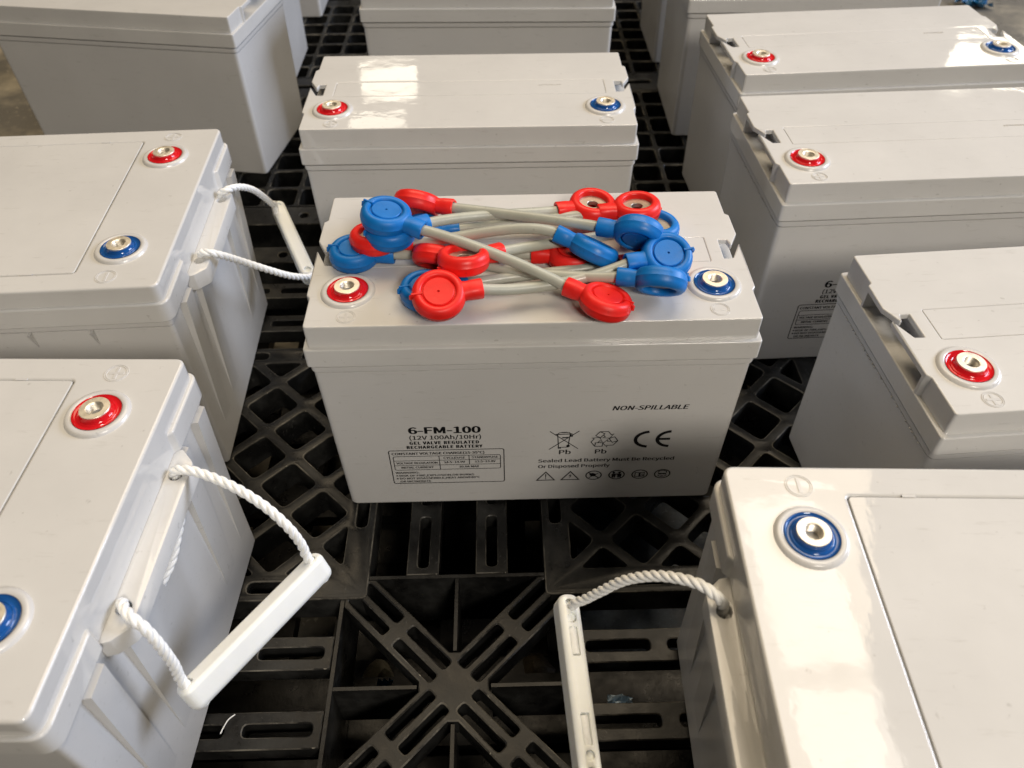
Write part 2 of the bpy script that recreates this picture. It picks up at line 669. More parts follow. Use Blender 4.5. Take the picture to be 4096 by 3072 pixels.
def make_pallet_far():
    t = thing("plastic_pallet", "black plastic pallet with square grid openings under the farther batteries", "pallet", (0, 0.88, -0.15))
    base = Vector((0, 0.88, -0.15))
    cache = {}

    def part(name, key, maker, x, y, rz=0.0, m='pallet'):
        if key not in cache:
            o = maker().build(name, M[m], t, edge=M['pallet_edge'] if m == 'pallet' else None)
            cache[key] = o.data
        else:
            o = link(name, cache[key], t)
        o.location = Vector((x, y, 0)) - base
        o.rotation_euler = (0, 0, rz)
        return o

    def strip():
        b = MB()
        b.prism(rect(-0.64, -0.020, 0.64, 0.020), -0.10, -0.001,
                [circ(-0.60 + 0.0855 * k, 0, 0.006, 12) for k in range(15)], ch=0.001, seg=1)
        return b

    def wide():
        b = MB()
        b.prism(rect(-0.64, -0.032, 0.64, 0.032), -0.03, -0.001,
                [slot_poly(-0.585 + 0.09 * k, 0, 0.055, 0.012, 0.005) for k in range(14)], ch=0.001, seg=1)
        return b
    part("edge_strip", 'strip', strip, -0.02, 0.381)
    P = 0.0455
    part("grid_panel", 'grid', lambda: grid_cells(28, 7, P, 0.0062, -0.032, -0.0008), -0.02, 0.402 + 3.5 * P)
    part("slot_board", 'wide', wide, -0.02, 0.754)
    part("grid_panel", 'grid', None, -0.02, 0.787 + 3.5 * P)
    part("slot_board", 'wide', None, -0.02, 1.139)
    part("grid_panel", 'grid', None, -0.02, 1.172 + 3.5 * P)
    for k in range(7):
        part("bottom_board", 'bb', lambda: wall_mesh(1.08, 0.05, -0.128, -0.112), -0.60 + 0.19 * k, 0.93, pi / 2, 'pallet_shaded')
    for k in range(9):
        part("bottom_board", 'bc', lambda: wall_mesh(1.24, 0.022, -0.111, -0.095), -0.02, 0.42 + 0.12 * k, 0, 'pallet_shaded')
    return t


make_pallet_near()
make_pallet_far()

# ---------------------------------------------------------------- battery pieces
def collar_mb(h=0.0024):
    b = MB()
    ro, ri = 0.0195, 0.0150
    b.lathe([(ro + 0.0006, 0.0), (ro, h * 0.45), (ro - 0.0006, h * 0.8), (ro - 0.0016, h), (ri + 0.0012, h), (ri + 0.0003, h - 0.0004), (ri, h - 0.001), (ri, -0.001)], 48)
    return b


def seal_mb():
    b = MB()
    b.lathe([(0.01495, 0.0022), (0.0143, 0.0014), (0.0130, 0.0010), (0.0122, 0.0012), (0.0117, 0.0019), (0.0112, 0.0021), (0.0106, 0.0019), (0.0101, 0.0024), (0.0096, 0.0036), (0.0092, 0.0046), (0.0085, 0.0049)], 48)
    return b


def post_mb():
    b = MB()
    prof = [(0.0086, 0.001), (0.0091, 0.0046), (0.0093, 0.0056), (0.0091, 0.0059), (0.0055, 0.0060), (0.0050, 0.0058), (0.0044, 0.0050)]
    z = 0.0048
    for k in range(8):
        prof += [(0.0048, z - 0.0004), (0.0041, z - 0.0010)]
        z -= 0.00125
    b.lathe(prof, 40)
    b.disc(0.0044, z, 40)
    return b


def polarity_mb(sign, r):
    b = MB()
    h = 0.00028
    for q in (r, r - 0.0011):
        b.lathe([(q + 0.0003, -0.0001), (q + 0.0002, h), (q - 0.0002, h), (q - 0.0003, -0.0001)], 32)
    L, w = r * 0.68, 0.0011
    if sign == '+':
        p = [(-L, -w), (-w, -w), (-w, -L), (w, -L), (w, -w), (L, -w), (L, w), (w, w), (w, L), (-w, L), (-w, w), (-L, w)]
    else:
        p = rect(-L, -w, L, w)
    b.prism(p, -0.0001, h, ch=0.0002, seg=1)
    return b


SHARED = {}


def shared(name, key, maker, material, parent, loc=(0, 0, 0), rz=0.0, smooth=35, wn=False):
    if key not in SHARED:
        o = maker().build(name, material, parent, smooth, wn)
        SHARED[key] = o.data
    else:
        o = link(name, SHARED[key], parent, wn)
        if o.data.materials[0] != material:
            o.data = o.data.copy()
            o.data.materials[0] = material
    o.location = loc
    o.rotation_euler = (0, 0, rz)
    return o


def terminal(parent, x, y, z, colour, sign, mx, my, mrz=0.0, mr=0.0067):
    c = shared("terminal", 'collar', collar_mb, M['case'], parent, (x, y, z))
    c['label'] = f"{colour} sealed terminal"
    shared("sealant", 'seal' + colour, seal_mb, M[colour + '_seal'], c)
    shared("threaded_post", 'post', post_mb, M['metal'], c, rz=random.random() * 6, smooth=22)
    shared("polarity_mark", 'pol' + sign + str(mr), lambda: polarity_mb(sign, mr), M['case'], parent, (mx, my, z), mrz)


def body_mb(W, L0, L1, zb, inset_top, draft, r=0.006, band=True):
    """Case: rounded box with a little draft, a slightly proud band under the lid. x from L0 to L1."""
    b = MB()

    def ring(i, rr):
        return ccw(rnd(rect(L0 + i, -W / 2 + i, L1 - i, W / 2 - i), rr, 5))
    levels = [(inset_top + draft + 0.003, 0.0, r), (inset_top + draft + 0.0008, 0.0009, r), (inset_top + draft, 0.003, r)]
    zz = zb - 0.0072
    levels += [(inset_top, zz - 0.0010, r), (inset_top + 0.0016, zz - 0.0008, r), (inset_top + 0.0016, zz, r), (inset_top - 0.0004, zz + 0.0002, r)]
    if band:
        levels += [(inset_top - 0.0009, zz + 0.0006, r), (inset_top - 0.0011, zz + 0.0016, r), (inset_top - 0.0011, zb - 0.0018, r), (inset_top + 0.0035, zb - 0.0014, r), (inset_top + 0.0035, zb + 0.004, r)]
    else:
        levels += [(inset_top, zb + 0.004, r)]
    rings = []
    for i, z, rr in levels:
        q = ring(i, rr)
        s = len(b.v)
        b.v += [Vector((x, y, z)) for x, y in q]
        rings.append(range(s, s + len(q)))
    for a, c in zip(rings, rings[1:]):
        n = len(a)
        for k in range(n):
            b.f.append((a[k], a[(k + 1) % n], c[(k + 1) % n], c[k]))
    b.f.append(tuple(reversed(rings[0])))
    b.f.append(tuple(rings[-1]))
    return b


# ---------------------------------------------------------------- clip-sided battery (330 mm long)
AW, AL, AH, AZL, AZB = 0.1722, 0.330, 0.2128, 0.1939, 0.1773


def both_ends(left):
    """left: outline points (mm) of the left end from back to front -> full ring, mirrored for the right end."""
    return mm(left + [(-x, y) for x, y in reversed(left)])


def lidA_mb():
    b = MB()
    # lip
    lip = rnd(rect(-AL / 2, -AW / 2, AL / 2, AW / 2), 0.0035, 4)
    b.prism(lip, AZB, AZL, ch=0.0011, seg=3, bch=0.0007)
    plate_z = AH - 0.0042
    low = both_ends([(-162, 82.4), (-162, 48), (-164.6, 46.4), (-164.6, 43.6), (-141, 43), (-141, -43), (-164.6, -43.6), (-164.6, -46.2), (-161.9, -49.5), (-161.9, -82.4)])
    n = len(low)
    low = rnd(low, [0.0028 if i in (0, 9, 10, 19) else 0.0006 for i in range(n)], 4)
    b.prism(low, AZL - 0.002, plate_z, bottom=False)
    top = both_ends([(-162, 82.4), (-162, 48.6), (-165, 46), (-165.3, 20), (-158.4, 5.6), (-157.2, 5.6), (-156, 12), (-149, 12.4), (-149, -11.8), (-156, -11.4), (-163.9, 6.2), (-164.8, 5.6), (-164.4, -46.6), (-161.9, -50), (-161.9, -82.4)])
    m = len(top)
    top = rnd(top, [0.0028 if i in (0, 14, 15, 29) else 0.0007 for i in range(m)], 4)
    hole = rnd(mm(rect(-138.22, -15.02, 138.22, 16.22)), 0.0012, 3)
    b.prism(top, plate_z, AH, [hole], ch=0.0010, seg=3)
    return b


def coverA_mb():
    b = MB()
    b.prism(rnd(mm(rect(-138.0, -14.8, 138.0, 16.0)), 0.0010, 3), AH - 0.004, AH - 0.00015, ch=0.0003, seg=1, bottom=False)
    return b


def code_mb():
    b = MB()
    x = 0
    rr = random.Random(3)
    for k in range(9):
        w = 0.0019
        for q in range(3):
            y0 = rr.uniform(0, 0.0016)
            b.box((x + q * 0.0006, y0, -0.0001), (x + q * 0.0006 + 0.00035, y0 + rr.uniform(0.0012, 0.0024), 0.00035))
        b.box((x, 0.0015, -0.0001), (x + w * 0.8, 0.0019, 0.0003))
        x += w + 0.0007
    return b


def flash_mb():
    b = MB()
    rr = random.Random(5)
    for k in range(30):
        y = -0.070 + k * 0.0048 + rr.uniform(-0.001, 0.001)
        s = rr.uniform(0.5, 1.0)
        z = AZB - 0.0072
        x = -AL / 2 + 0.0018
        b.add([(x, y, z), (x, y + 0.0024 * s, z), (x - 0.0012 * s, y + 0.001, z - 0.0004), (x + 0.001, y + 0.001, z - 0.0032 * s)],
              [(0, 1, 2), (0, 2, 3), (1, 3, 2), (0, 3, 1)])
    return b


def make_battery_a(label, loc, rz):
    t = thing("battery", label, "battery", loc, rz, "grey clip-sided gel batteries")
    shared("case", 'caseA', lambda: body_mb(AW, -AL / 2, AL / 2, AZB, 0.0025, 0.0023), M['case'], t, wn=True)
    shared("lid", 'lidA', lidA_mb, M['lid'], t, wn=True)
    shared("valve_cover", 'covA', coverA_mb, M['lid'], t)
    terminal(t, -0.1345, -0.0435, AH, 'red', '+', -0.1325, -0.0720)
    terminal(t, 0.1345, -0.0435, AH, 'blue', '-', 0.1335, -0.0715)
    shared("moulded_code", 'code', code_mb, M['case'], t, (0.071, 0.0035, AH - 0.0001))
    return t


# ---------------------------------------------------------------- printed lettering
FONT_CACHE = {}


def sans():
    """Blender's own bundled sans face where there is one, else the built-in face."""
    if 'f' not in FONT_CACHE:
        FONT_CACHE['f'] = None
        try:
            import os
            p = os.path.join(bpy.utils.system_resource('DATAFILES'), "fonts", "Noto Sans CJK Regular.woff2")
            if os.path.exists(p):
                FONT_CACHE['f'] = bpy.data.fonts.load(p)
        except Exception:
            pass
    return FONT_CACHE['f']


def text_mesh(txt, bold=0.0, shear=0.0, spacing=1.0):
    cu = bpy.data.curves.new("lettering", 'FONT')
    cu.body = txt
    cu.size = 1.0
    if sans():
        cu.font = sans()
    cu.offset = bold
    cu.shear = shear
    cu.space_character = spacing
    cu.resolution_u = 3
    o = bpy.data.objects.new("lettering", cu)
    C.objects.link(o)
    bpy.context.view_layer.update()
    me = bpy.data.meshes.new_from_object(o.evaluated_get(bpy.context.evaluated_depsgraph_get()))
    vs = [tuple(v.co) for v in me.vertices]
    fs = [tuple(p.vertices) for p in me.polygons]
    bpy.data.objects.remove(o)
    bpy.data.meshes.remove(me)
    bpy.data.curves.remove(cu)
    return vs, fs


FY1, FY0 = -AW / 2 + 0.0025, -AW / 2 + 0.0048           # front face at the top and at the bottom


def on_front(x, z, lift=0.00018):
    y = FY0 + (FY1 - FY0) * (z / (AZB - 0.0072)) - lift
    return (x, y, z)


class Print:
    def __init__(s):
        s.b = MB()

    def text(s, x0, x1, z, h, txt, bold=0.0, shear=0.0, spacing=1.0):
        """Text from x0 to x1 (mm) on base line z with capital height h; bold: extra stroke (mm)."""
        vs, fs = text_mesh(txt, 0.0, shear, spacing)
        lo, hi = min(v[0] for v in vs), max(v[0] for v in vs)
        cap = max(v[1] for v in text_mesh("H")[0])
        kx, kz = (x1 - x0 - 2 * bold) / (hi - lo), (h - bold) / cap
        offs = [(0, 0)] if not bold else [(-bold, 0), (bold, 0), (0, 0), (0, bold * 0.6)] + ([(-bold * 0.5, 0), (bold * 0.5, 0)] if bold > 0.3 else [])
        for k, (dx, dz) in enumerate(offs):
            s.b.add([on_front((x0 + bold + (v[0] - lo) * kx + dx) / 1000, (z + v[1] * kz + dz) / 1000, 0.00018 + 0.00002 * k) for v in vs], fs)

    def poly(s, pts, lift=0.00018):
        s.b.add([on_front(x / 1000, z / 1000, lift) for x, z in pts], [tuple(range(len(pts)))])

    def line(s, pts, w, closed=False):
        w = w * 1.3 if w < 2 else w
        pts = [Vector(p) for p in pts]
        n = len(pts)
        L, R = [], []
        for i in range(n):
            a = pts[i - 1] if (i or closed) else pts[i]
            b = pts[(i + 1) % n] if (i < n - 1 or closed) else pts[i]
            d1 = (pts[i] - a).normalized() if (pts[i] - a).length else (b - pts[i]).normalized()
            d2 = (b - pts[i]).normalized() if (b - pts[i]).length else d1
            nn = (Vector((-d1.y, d1.x)) + Vector((-d2.y, d2.x)))
            nn = nn / max(nn.length_squared, 0.6) * 2
            L.append(pts[i] + nn * w / 2)
            R.append(pts[i] - nn * w / 2)
        vs = [on_front(p.x / 1000, p.y / 1000) for p in L + R]
        fs = [(i, n + i, n + (i + 1) % n, (i + 1) % n) for i in range(n if closed else n - 1)]
        s.b.add(vs, fs)

    def rrect(s, x0, z0, x1, z1, r, w):
        s.line(rnd(rect(x0, z0, x1, z1), r, 5), w, True)

    def ell(s, cx, cz, rx, rz, w, a0=0, a1=360, n=28):
        closed = a1 - a0 == 360
        m = n if closed else n + 1
        s.line([(cx + rx * cos(radians(a0 + (a1 - a0) * k / n)), cz + rz * sin(radians(a0 + (a1 - a0) * k / n))) for k in range(m)], w, closed)

    def dot(s, cx, cz, rx, rz, n=14):
        s.poly([(cx + rx * cos(2 * pi * k / n), cz + rz * sin(2 * pi * k / n)) for k in range(n)])


def printed(parent):
    if 'print1' in SHARED:
        for k, nm in (('print1', "rating_print"), ('print2', "recycling_print"), ('print3', "notice_print")):
            link(nm, SHARED[k], parent)
        return
    p = Print()
    p.text(-99.4, -41.0, 96.9, 8.4, "6-FM-100", 0.60)
    p.text(-99.2, -41.0, 89.4, 5.0, "(12V 100Ah/10Hr)", 0.17)
    p.text(-99.8, -42.8, 83.2, 4.1, "GEL VALVE REGULATED", 0.34, spacing=1.1)
    p.text(-102.6, -40.2, 77.8, 4.0, "RECHARGEABLE BATTERY", 0.34, spacing=1.1)
    p.rrect(-118.2, 30.2, -22.8, 75.5, 2.2, 0.62)
    p.text(-116.0, -39.0, 69.8, 3.2, "CONSTANT VOLTAGE CHARGE(15-35\u00b0C)", 0.18)
    p.rrect(-115.3, 49.2, -25.8, 67.7, 2.0, 0.5)
    p.line([(-77, 67.6), (-77, 49.3)], 0.5)
    p.line([(-52, 67.6), (-52, 55.5)], 0.5)
    p.line([(-115.2, 61.8), (-25.9, 61.8)], 0.45)
    p.line([(-115.2, 55.4), (-25.9, 55.4)], 0.45)
    for x0, x1, z, t in ((-73.5, -55.2, 63.4, "CYCLEUSE"), (-49.9, -27.7, 63.5, "STANDBYUSE"), (-113.4, -78.8, 57.3, "VOLTAGE REGULATION"),
                         (-73.3, -55.5, 57.7, "14.5~14.9V"), (-47.3, -29.9, 57.8, "13.5~13.8V"), (-109.9, -82.4, 51.2, "INITIAL CURRENT"),
                         (-61.1, -44.0, 51.1, "30.0A MAX"), (-115.6, -95.3, 44.1, "WARNING:")):
        p.text(x0, x1, z, 2.7, t, 0.15)
    p.text(-112.8, -48.6, 39.9, 2.6, "RISK OF FIRE,EXPLOSION,OR BURNS", 0.15)
    p.text(-112.8, -43.8, 35.9, 2.6, "DO NOT DISASSEMBLE,HEAT ABOVE40\u00b0C", 0.15)
    p.text(-112.8, -86.0, 31.7, 2.6, "OR INCINERATE", 0.15)
    p.dot(-114.6, 41.2, 0.9, 0.9)
    p.dot(-114.6, 37.2, 0.9, 0.9)
    SHARED['print1'] = p.b.build("rating_print", M['ink'], parent, smooth=0).data

    p = Print()
    # crossed-out bin
    p.line([(14.7, 96.3), (38.6, 73.4)], 0.6)
    p.line([(38.7, 96.2), (14.6, 73.0)], 0.6)
    p.line([(21.2, 92.2), (22.4, 75.6), (30.2, 75.6), (31.4, 92.4)], 0.6)
    p.line([(19.7, 92.3), (33.2, 92.7)], 0.8)
    p.line([(21.0, 92.6), (22.6, 94.4), (30.4, 94.6), (31.8, 92.8)], 0.55)
    p.line([(24.2, 94.8), (28.8, 94.9)], 0.7)
    p.line([(25.0, 88.0), (30.0, 88.1)], 1.1)
    p.line([(32.0, 92.0), (32.0, 89.4), (33.2, 89.4), (33.2, 92.0)], 0.6)
    p.dot(30.3, 77.2, 1.5, 1.7)
    p.line([(22.4, 75.4), (22.4, 74.4), (24.0, 74.4), (24.0, 75.4)], 0.8)
    p.text(23.1, 33.0, 66.4, 5.7, "Pb", 0.22)
    # three chasing arrows
    cx, cz = 59.6, 84.4
    for k in range(3):
        a = radians(-120 * k)

        def T(q):
            return (cx + (q[0] * cos(a) - q[1] * sin(a)) * 1.05, cz + (q[0] * sin(a) + q[1] * cos(a)) * 1.0)
        p.line([T(q) for q in ((-7.0, 5.2), (-3.9, 10.2), (2.6, 10.2), (5.2, 6.0), (7.0, 7.2), (4.4, 1.8), (-1.6, 2.4), (0.6, 3.4), (-0.7, 5.7))], 0.6)
        p.line([T(q) for q in ((-7.0, 5.2), (-3.0, 2.6), (0.2, 8.0))], 0.6)
        p.line([T(q) for q in ((-3.9, 10.2), (-0.4, 7.8))], 0.6)
    p.text(53.1, 62.9, 66.2, 5.7, "Pb", 0.22)
    # CE
    for cxx in (97.2, 115.2):
        p.ell(cxx, 83.7, 11.8, 9.6, 3.0, 97, 263, 20)
    p.line([(104.6, 83.7), (113.9, 83.7)], 2.7)
    p.text(5.9, 121.0, 55.6, 4.4, "Sealed Lead Battery Must Be Recycled", 0.20)
    p.text(6.0, 67.2, 47.8, 4.4, "Or Disposed Properly", 0.20)
    for x0 in (5.2, 26.4):
        p.line([(x0, 30.4), (x0 + 15.3, 30.4), (x0 + 7.65, 42.0)], 0.85, True)
    p.poly([(12.3, 39.0), (12.6, 33.8), (13.1, 33.8), (13.4, 39.0)])
    p.dot(12.85, 32.4, 0.55, 0.7)
    p.poly([(34.9, 39.2), (32.6, 35.6), (34.0, 35.6), (33.0, 31.8), (35.4, 36.4), (34.0, 36.4)])
    for cxx in (54.3, 74.2, 94.2, 113.8):
        p.ell(cxx, 36.0, 6.6, 6.0, 0.85)
    p.line([(49.9, 39.8), (58.8, 32.2)], 0.9)
    p.line([(50.2, 32.6), (58.2, 38.9)], 0.7)
    p.poly([(50.6, 38.4), (53.2, 39.4), (56.0, 38.0), (56.4, 36.0), (54.8, 34.4), (52.2, 34.6), (50.8, 36.2)])
    for dx in (-2.6, 2.4):
        p.dot(74.2 + dx, 39.0, 1.2, 1.4)
        p.poly([(74.2 + dx - 1.9, 37.4), (74.2 + dx - 1.4, 31.9), (74.2 + dx - 0.2, 31.9), (74.2 + dx, 34.4), (74.2 + dx + 0.4, 31.9), (74.2 + dx + 1.5, 31.9), (74.2 + dx + 2.0, 37.4)])
    p.line([(72.4, 36.8), (76.0, 36.8)], 1.0)
    p.line([(90.2, 33.0), (90.2, 38.6), (93.8, 38.2), (93.8, 32.8)], 0.6, True)
    p.line([(94.6, 32.8), (94.6, 38.2), (98.0, 38.6), (98.0, 33.0)], 0.6, True)
    p.line([(95.6, 33.4), (96.4, 37.0), (97.2, 33.4)], 0.5)
    p.ell(113.8, 36.0, 4.0, 4.0, 0.6, 200, 340, 12)
    p.poly([(110.0, 37.0), (110.6, 35.2), (113.2, 35.0), (113.8, 36.0), (114.4, 35.0), (117.0, 35.2), (117.6, 37.0)])
    p.line([(110.0, 37.6), (110.8, 40.0), (113.8, 40.8), (116.8, 40.0), (117.6, 37.6)], 0.7)
    p.line([(112.6, 33.2), (115.0, 33.2)], 0.6)
    SHARED['print2'] = p.b.build("recycling_print", M['ink'], parent, smooth=0).data

    p = Print()
    p.text(63.0, 123.6, 120.6, 5.2, "NON-SPILLABLE", 0.26, 0.22)
    SHARED['print3'] = p.b.build("notice_print", M['ink'], parent, smooth=0).data


A_PLACES = [
    ("grey battery carrying the pile of red and blue jumper cables", 0, 0, 0, True),
    ("grey battery directly behind the jumper-cable one, window glare on its lid", -0.0499, 0.2823, -0.23, False),
    ("grey battery farthest back in the middle file, its lid out of the frame", -0.0299, 0.6319, -1.68, False),
    ("grey battery at the right with both red and blue terminals in view", 0.3959, 0.3931, 3.11, False),
    ("grey battery touching the front of the right-hand battery with both terminals in view", 0.3865, 0.1783, 2.04, True),
    ("grey clip-sided battery third from the back at the right, red terminal near the photo's edge", 0.4149, -0.0840, 3.39, False),
    ("grey battery turned slightly askew at the back left above the rope-handled ones", -0.4891, 0.5877, 170.43, False),
    ("grey battery partly hidden behind the askew battery at the back left", -0.515, 0.822, 0.0, False),
    ("grey battery at the far left back, only its lower corner showing", -0.511, 1.126, 0.0, False),
    ("grey battery behind the right-hand one with both terminals, lid mostly out of frame", 0.397, 0.648, -1.0, False),
    ("grey battery farthest back on the right, only its shaded lower side showing", 0.405, 0.902, 0.0, False),
]
for lab, x, y, a, pr in A_PLACES:
    t = make_battery_a(lab, (x, y, 0.0), radians(a))
    if pr:
        printed(t)
    if 2 < a < 4 and y < 0.3:
        shared("glue_flash", 'flash', flash_mb, M['case'], t, smooth=0)

# ---------------------------------------------------------------- rope-handled battery (522 mm long)
BW, BL, BH, BZL, BZB = 0.2443, 0.522, 0.2140, 0.1988, 0.1808


def full_ends(right):
    """right: outline points (mm) of the right end (x = 0 at its lip) from front to back; mirrored for the other end."""
    L = -BL * 1000
    return mm(right + [(L - x, y) for x, y in reversed(right)])


def lidB_mb():
    b = MB()
    lip = full_ends([(0, -122.1), (0, -68), (-3.5, -64.5), (-3.5, 64.5), (0, 68), (0, 122.1)])
    n = len(lip)
    lip = rnd(lip, [0.010 if i in (0, 5, 6, 11) else 0.0012 for i in range(n)], 6)
    b.prism(lip, BZB, BZL, ch=0.0016, seg=3, bch=0.001)
    top = rnd(mm(rect(-BL * 1000 + 3.0, -119.6, -3.0, 119.6)), 0.007, 6)
    hole = rnd(mm(rect(-BL * 1000 + 69.4, -99.0, -69.4, 99.0)), 0.003, 4)
    tabs = []
    b.prism(top, BZL - 0.002, BH, [hole], ch=0.0020, seg=3, bottom=False)
    return b


def coverB_mb():
    b = MB()
    x0, x1 = -BL * 1000 + 69.9, -69.9
    pts = [(x0, -98.4), (x1, -98.4), (x1, 98.4), (x0, 98.4)]
    b.prism(rnd(mm(pts), 0.0026, 4), BH - 0.006, BH - 0.0002, ch=0.0004, seg=1, bottom=False)
    return b


def latch_mb():
    b = MB()
    b.box((-0.0038, -0.0009, -0.0002), (0.0038, 0.0009, 0.00035))
    return b


def ribB_mb(y0, w):
    b = MB()
    z0, z1, d = 0.030, 0.176, 0.0058
    xb0, xb1 = -0.0062, -0.0046
    b.add([(xb0, y0, z0), (xb0, y0 + w, z0), (xb1, y0, z1), (xb1, y0 + w, z1), (xb1 + d, y0 + 0.001, z1), (xb1 + d, y0 + w - 0.001, z1)],
          [(0, 1, 5, 4), (0, 4, 2), (1, 3, 5), (2, 4, 5, 3)])
    return b


def bar_mb():
    """Handle bar standing out from the end wall with two rope holes."""
    b = MB()
    p = mm([(-4.2, -66), (2, -64.5), (11.0, -56), (11.0, 57), (1, 68), (-4.2, 68)])
    p = rnd(p, [0, 0.001, 0.003, 0.003, 0.001, 0], 4)
    b.prism(p, 0.1665, 0.1812, [circ(0.0025, 0.0472, 0.0044, 18), circ(0.0025, -0.0445, 0.0044, 18)], ch=0.0008, seg=2)
    return b


def gusset_mb():
    b = MB()
    z1 = BZB - 0.0076
    b.add([(-0.0012, 0, z1), (0.0012, 0, z1), (0.0012, -0.0050, z1), (-0.0012, -0.0050, z1), (-0.0005, 0, z1 - 0.016), (0.0005, 0, z1 - 0.016)],
          [(0, 3, 2, 1), (1, 2, 5), (0, 4, 3), (2, 3, 4, 5)])
    return b


def rope_mb(path, R=0.0032, pitch=0.0185):
    b = MB()
    pts = even(path, 0.0009)
    n = len(pts)
    u = (pts[1] - pts[0]).normalized().orthogonal().normalized()
    frames = []
    for i, p in enumerate(pts):
        t = (pts[min(i + 1, n - 1)] - pts[max(i - 1, 0)]).normalized()
        u = (u - t * u.dot(t)).normalized()
        frames.append((p, u.copy(), t.cross(u)))
    for s in range(3):
        sp = []
        for i, (p, a, c) in enumerate(frames):
            ph = 2 * pi * (i * 0.0009 / pitch + s / 3)
            sp.append(p + (a * cos(ph) + c * sin(ph)) * R * 0.50)
        b.tube(sp, R * 0.56, 8)
    return b


def grip_mb(slots, Lg=0.116, w=0.0145, h=0.0195):
    """Moulded grip, hole face up (+z), long axis x."""
    b = MB()
    out = rnd(rect(-Lg / 2, -w / 2, Lg / 2, w / 2), 0.0072, 6)
    holes = []
    for sg in (1, -1):
        holes.append(circ(sg * 0.0505, 0, 0.0036, 16))
        if slots:
            holes.append(circ(sg * 0.0410, 0, 0.0032, 16))
        if slots:
            holes.append(rnd(rect(min(sg * 0.017, sg * 0.0355), -0.0028, max(sg * 0.017, sg * 0.0355), 0.0028), 0.001, 3))
    b.prism(out, -h / 2, h / 2, holes, ch=0.0042 if slots else 0.0030, seg=5, bottom=False, bch=0.0052 if slots else 0.0064, hch=0.0003)
    b.add([(x, y, -h / 2 + 0.003) for x, y in inset(ccw(out), 0.001)], [tuple(reversed(range(len(out))))])
    b.add([(x, y, h / 2 - 0.0024) for x, y in inset(ccw(out), 0.0036)], [tuple(range(len(out)))])
    return b


def basis(o, xa, za):
    xa = Vector(xa).normalized()
    za = Vector(za)
    za = (za - xa * za.dot(xa)).normalized()
    ya = za.cross(xa)
    return Matrix(((xa.x, ya.x, za.x, o[0]), (xa.y, ya.y, za.y, o[1]), (xa.z, ya.z, za.z, o[2]), (0, 0, 0, 1)))


def handle(parent, key, inv, up, low, axis, n, tail=None):
    """Ropes and grip, given in the place's own millimetres and brought into the battery's frame by inv."""
    V = lambda q: inv @ (Vector(q) / 1000)
    a, b = Vector(axis[0]) / 1000, Vector(axis[1]) / 1000
    d = (a - b).normalized()
    centre = a - d * 0.0505 - Vector(n).normalized() * 0.0100
    m = basis(centre, d, n)
    slots = key == 'BR'
    g = grip_mb(slots).build("grip", M['grip'], parent, 40, True)
    g.matrix_local = inv @ m
    for sg in ((1, -1) if slots else ()):
        tb = MB()
        tb.tube([(sg * 0.0405, 0, 0.0050), (sg * 0.0360, 0, 0.0062), (sg * 0.030, 0, 0.0071), (sg * 0.024, 0, 0.0071), (sg * 0.0185, 0, 0.0069)], 0.0026, 12)
        tb.build("rope_end", M['rope'], g)
    for pts in (up, low):
        if pts:
            path = [V(q) for q in pts]
            first = path[0] + Vector((0.0, 0, -0.022))
            e = path[-1]
            end = e + (inv.to_3x3() @ (-Vector(n).normalized())) * 0.012
            rope_mb(cr([first] + path + [end], 14)).build("rope", M['rope'], parent, 60)
    if tail:
        rope_mb(cr([V(q) for q in tail], 14), 0.0030).build("rope", M['rope'], parent, 60)


def make_battery_b(label, loc, rz, ends=('grip',)):
    t = thing("battery", label, "battery", loc, rz, "grey rope-handled gel batteries")
    shared("case", 'caseB', lambda: body_mb(BW, -BL, 0, BZB, 0.0046, 0.0018, 0.004), M['case'], t, wn=True)
    shared("lid", 'lidB', lidB_mb, M['lid'], t, wn=True)
    shared("valve_cover", 'covB', coverB_mb, M['lid'], t)
    for x in (-0.104, -0.30, -0.418):
        for y in (0.0990, -0.0990):
            shared("latch_tab", 'latch', latch_mb, M['case'], t, (x, y, BH))
    terminal(t, -0.0425, 0.0690, BH, 'red', '+', -0.0440, 0.1050, 0.0, 0.0076)
    terminal(t, -0.0425, -0.0710, BH, 'blue', '-', -0.0440, -0.1055, pi / 2, 0.0076)
    for y0, w in ((0.0945, 0.017), (0.0530, 0.022), (-0.0550, 0.022), (-0.0935, 0.020)):
        shared("end_rib", f'rib{y0}', lambda: ribB_mb(y0, w), M['case'], t)
    shared("handle_bar", 'bar', bar_mb, M['lid'], t)
    for k in range(5):
        shared("gusset", 'gus', gusset_mb, M['case'], t, (-0.066 - 0.047 * k, -BW / 2 + 0.0048, 0))
    return t


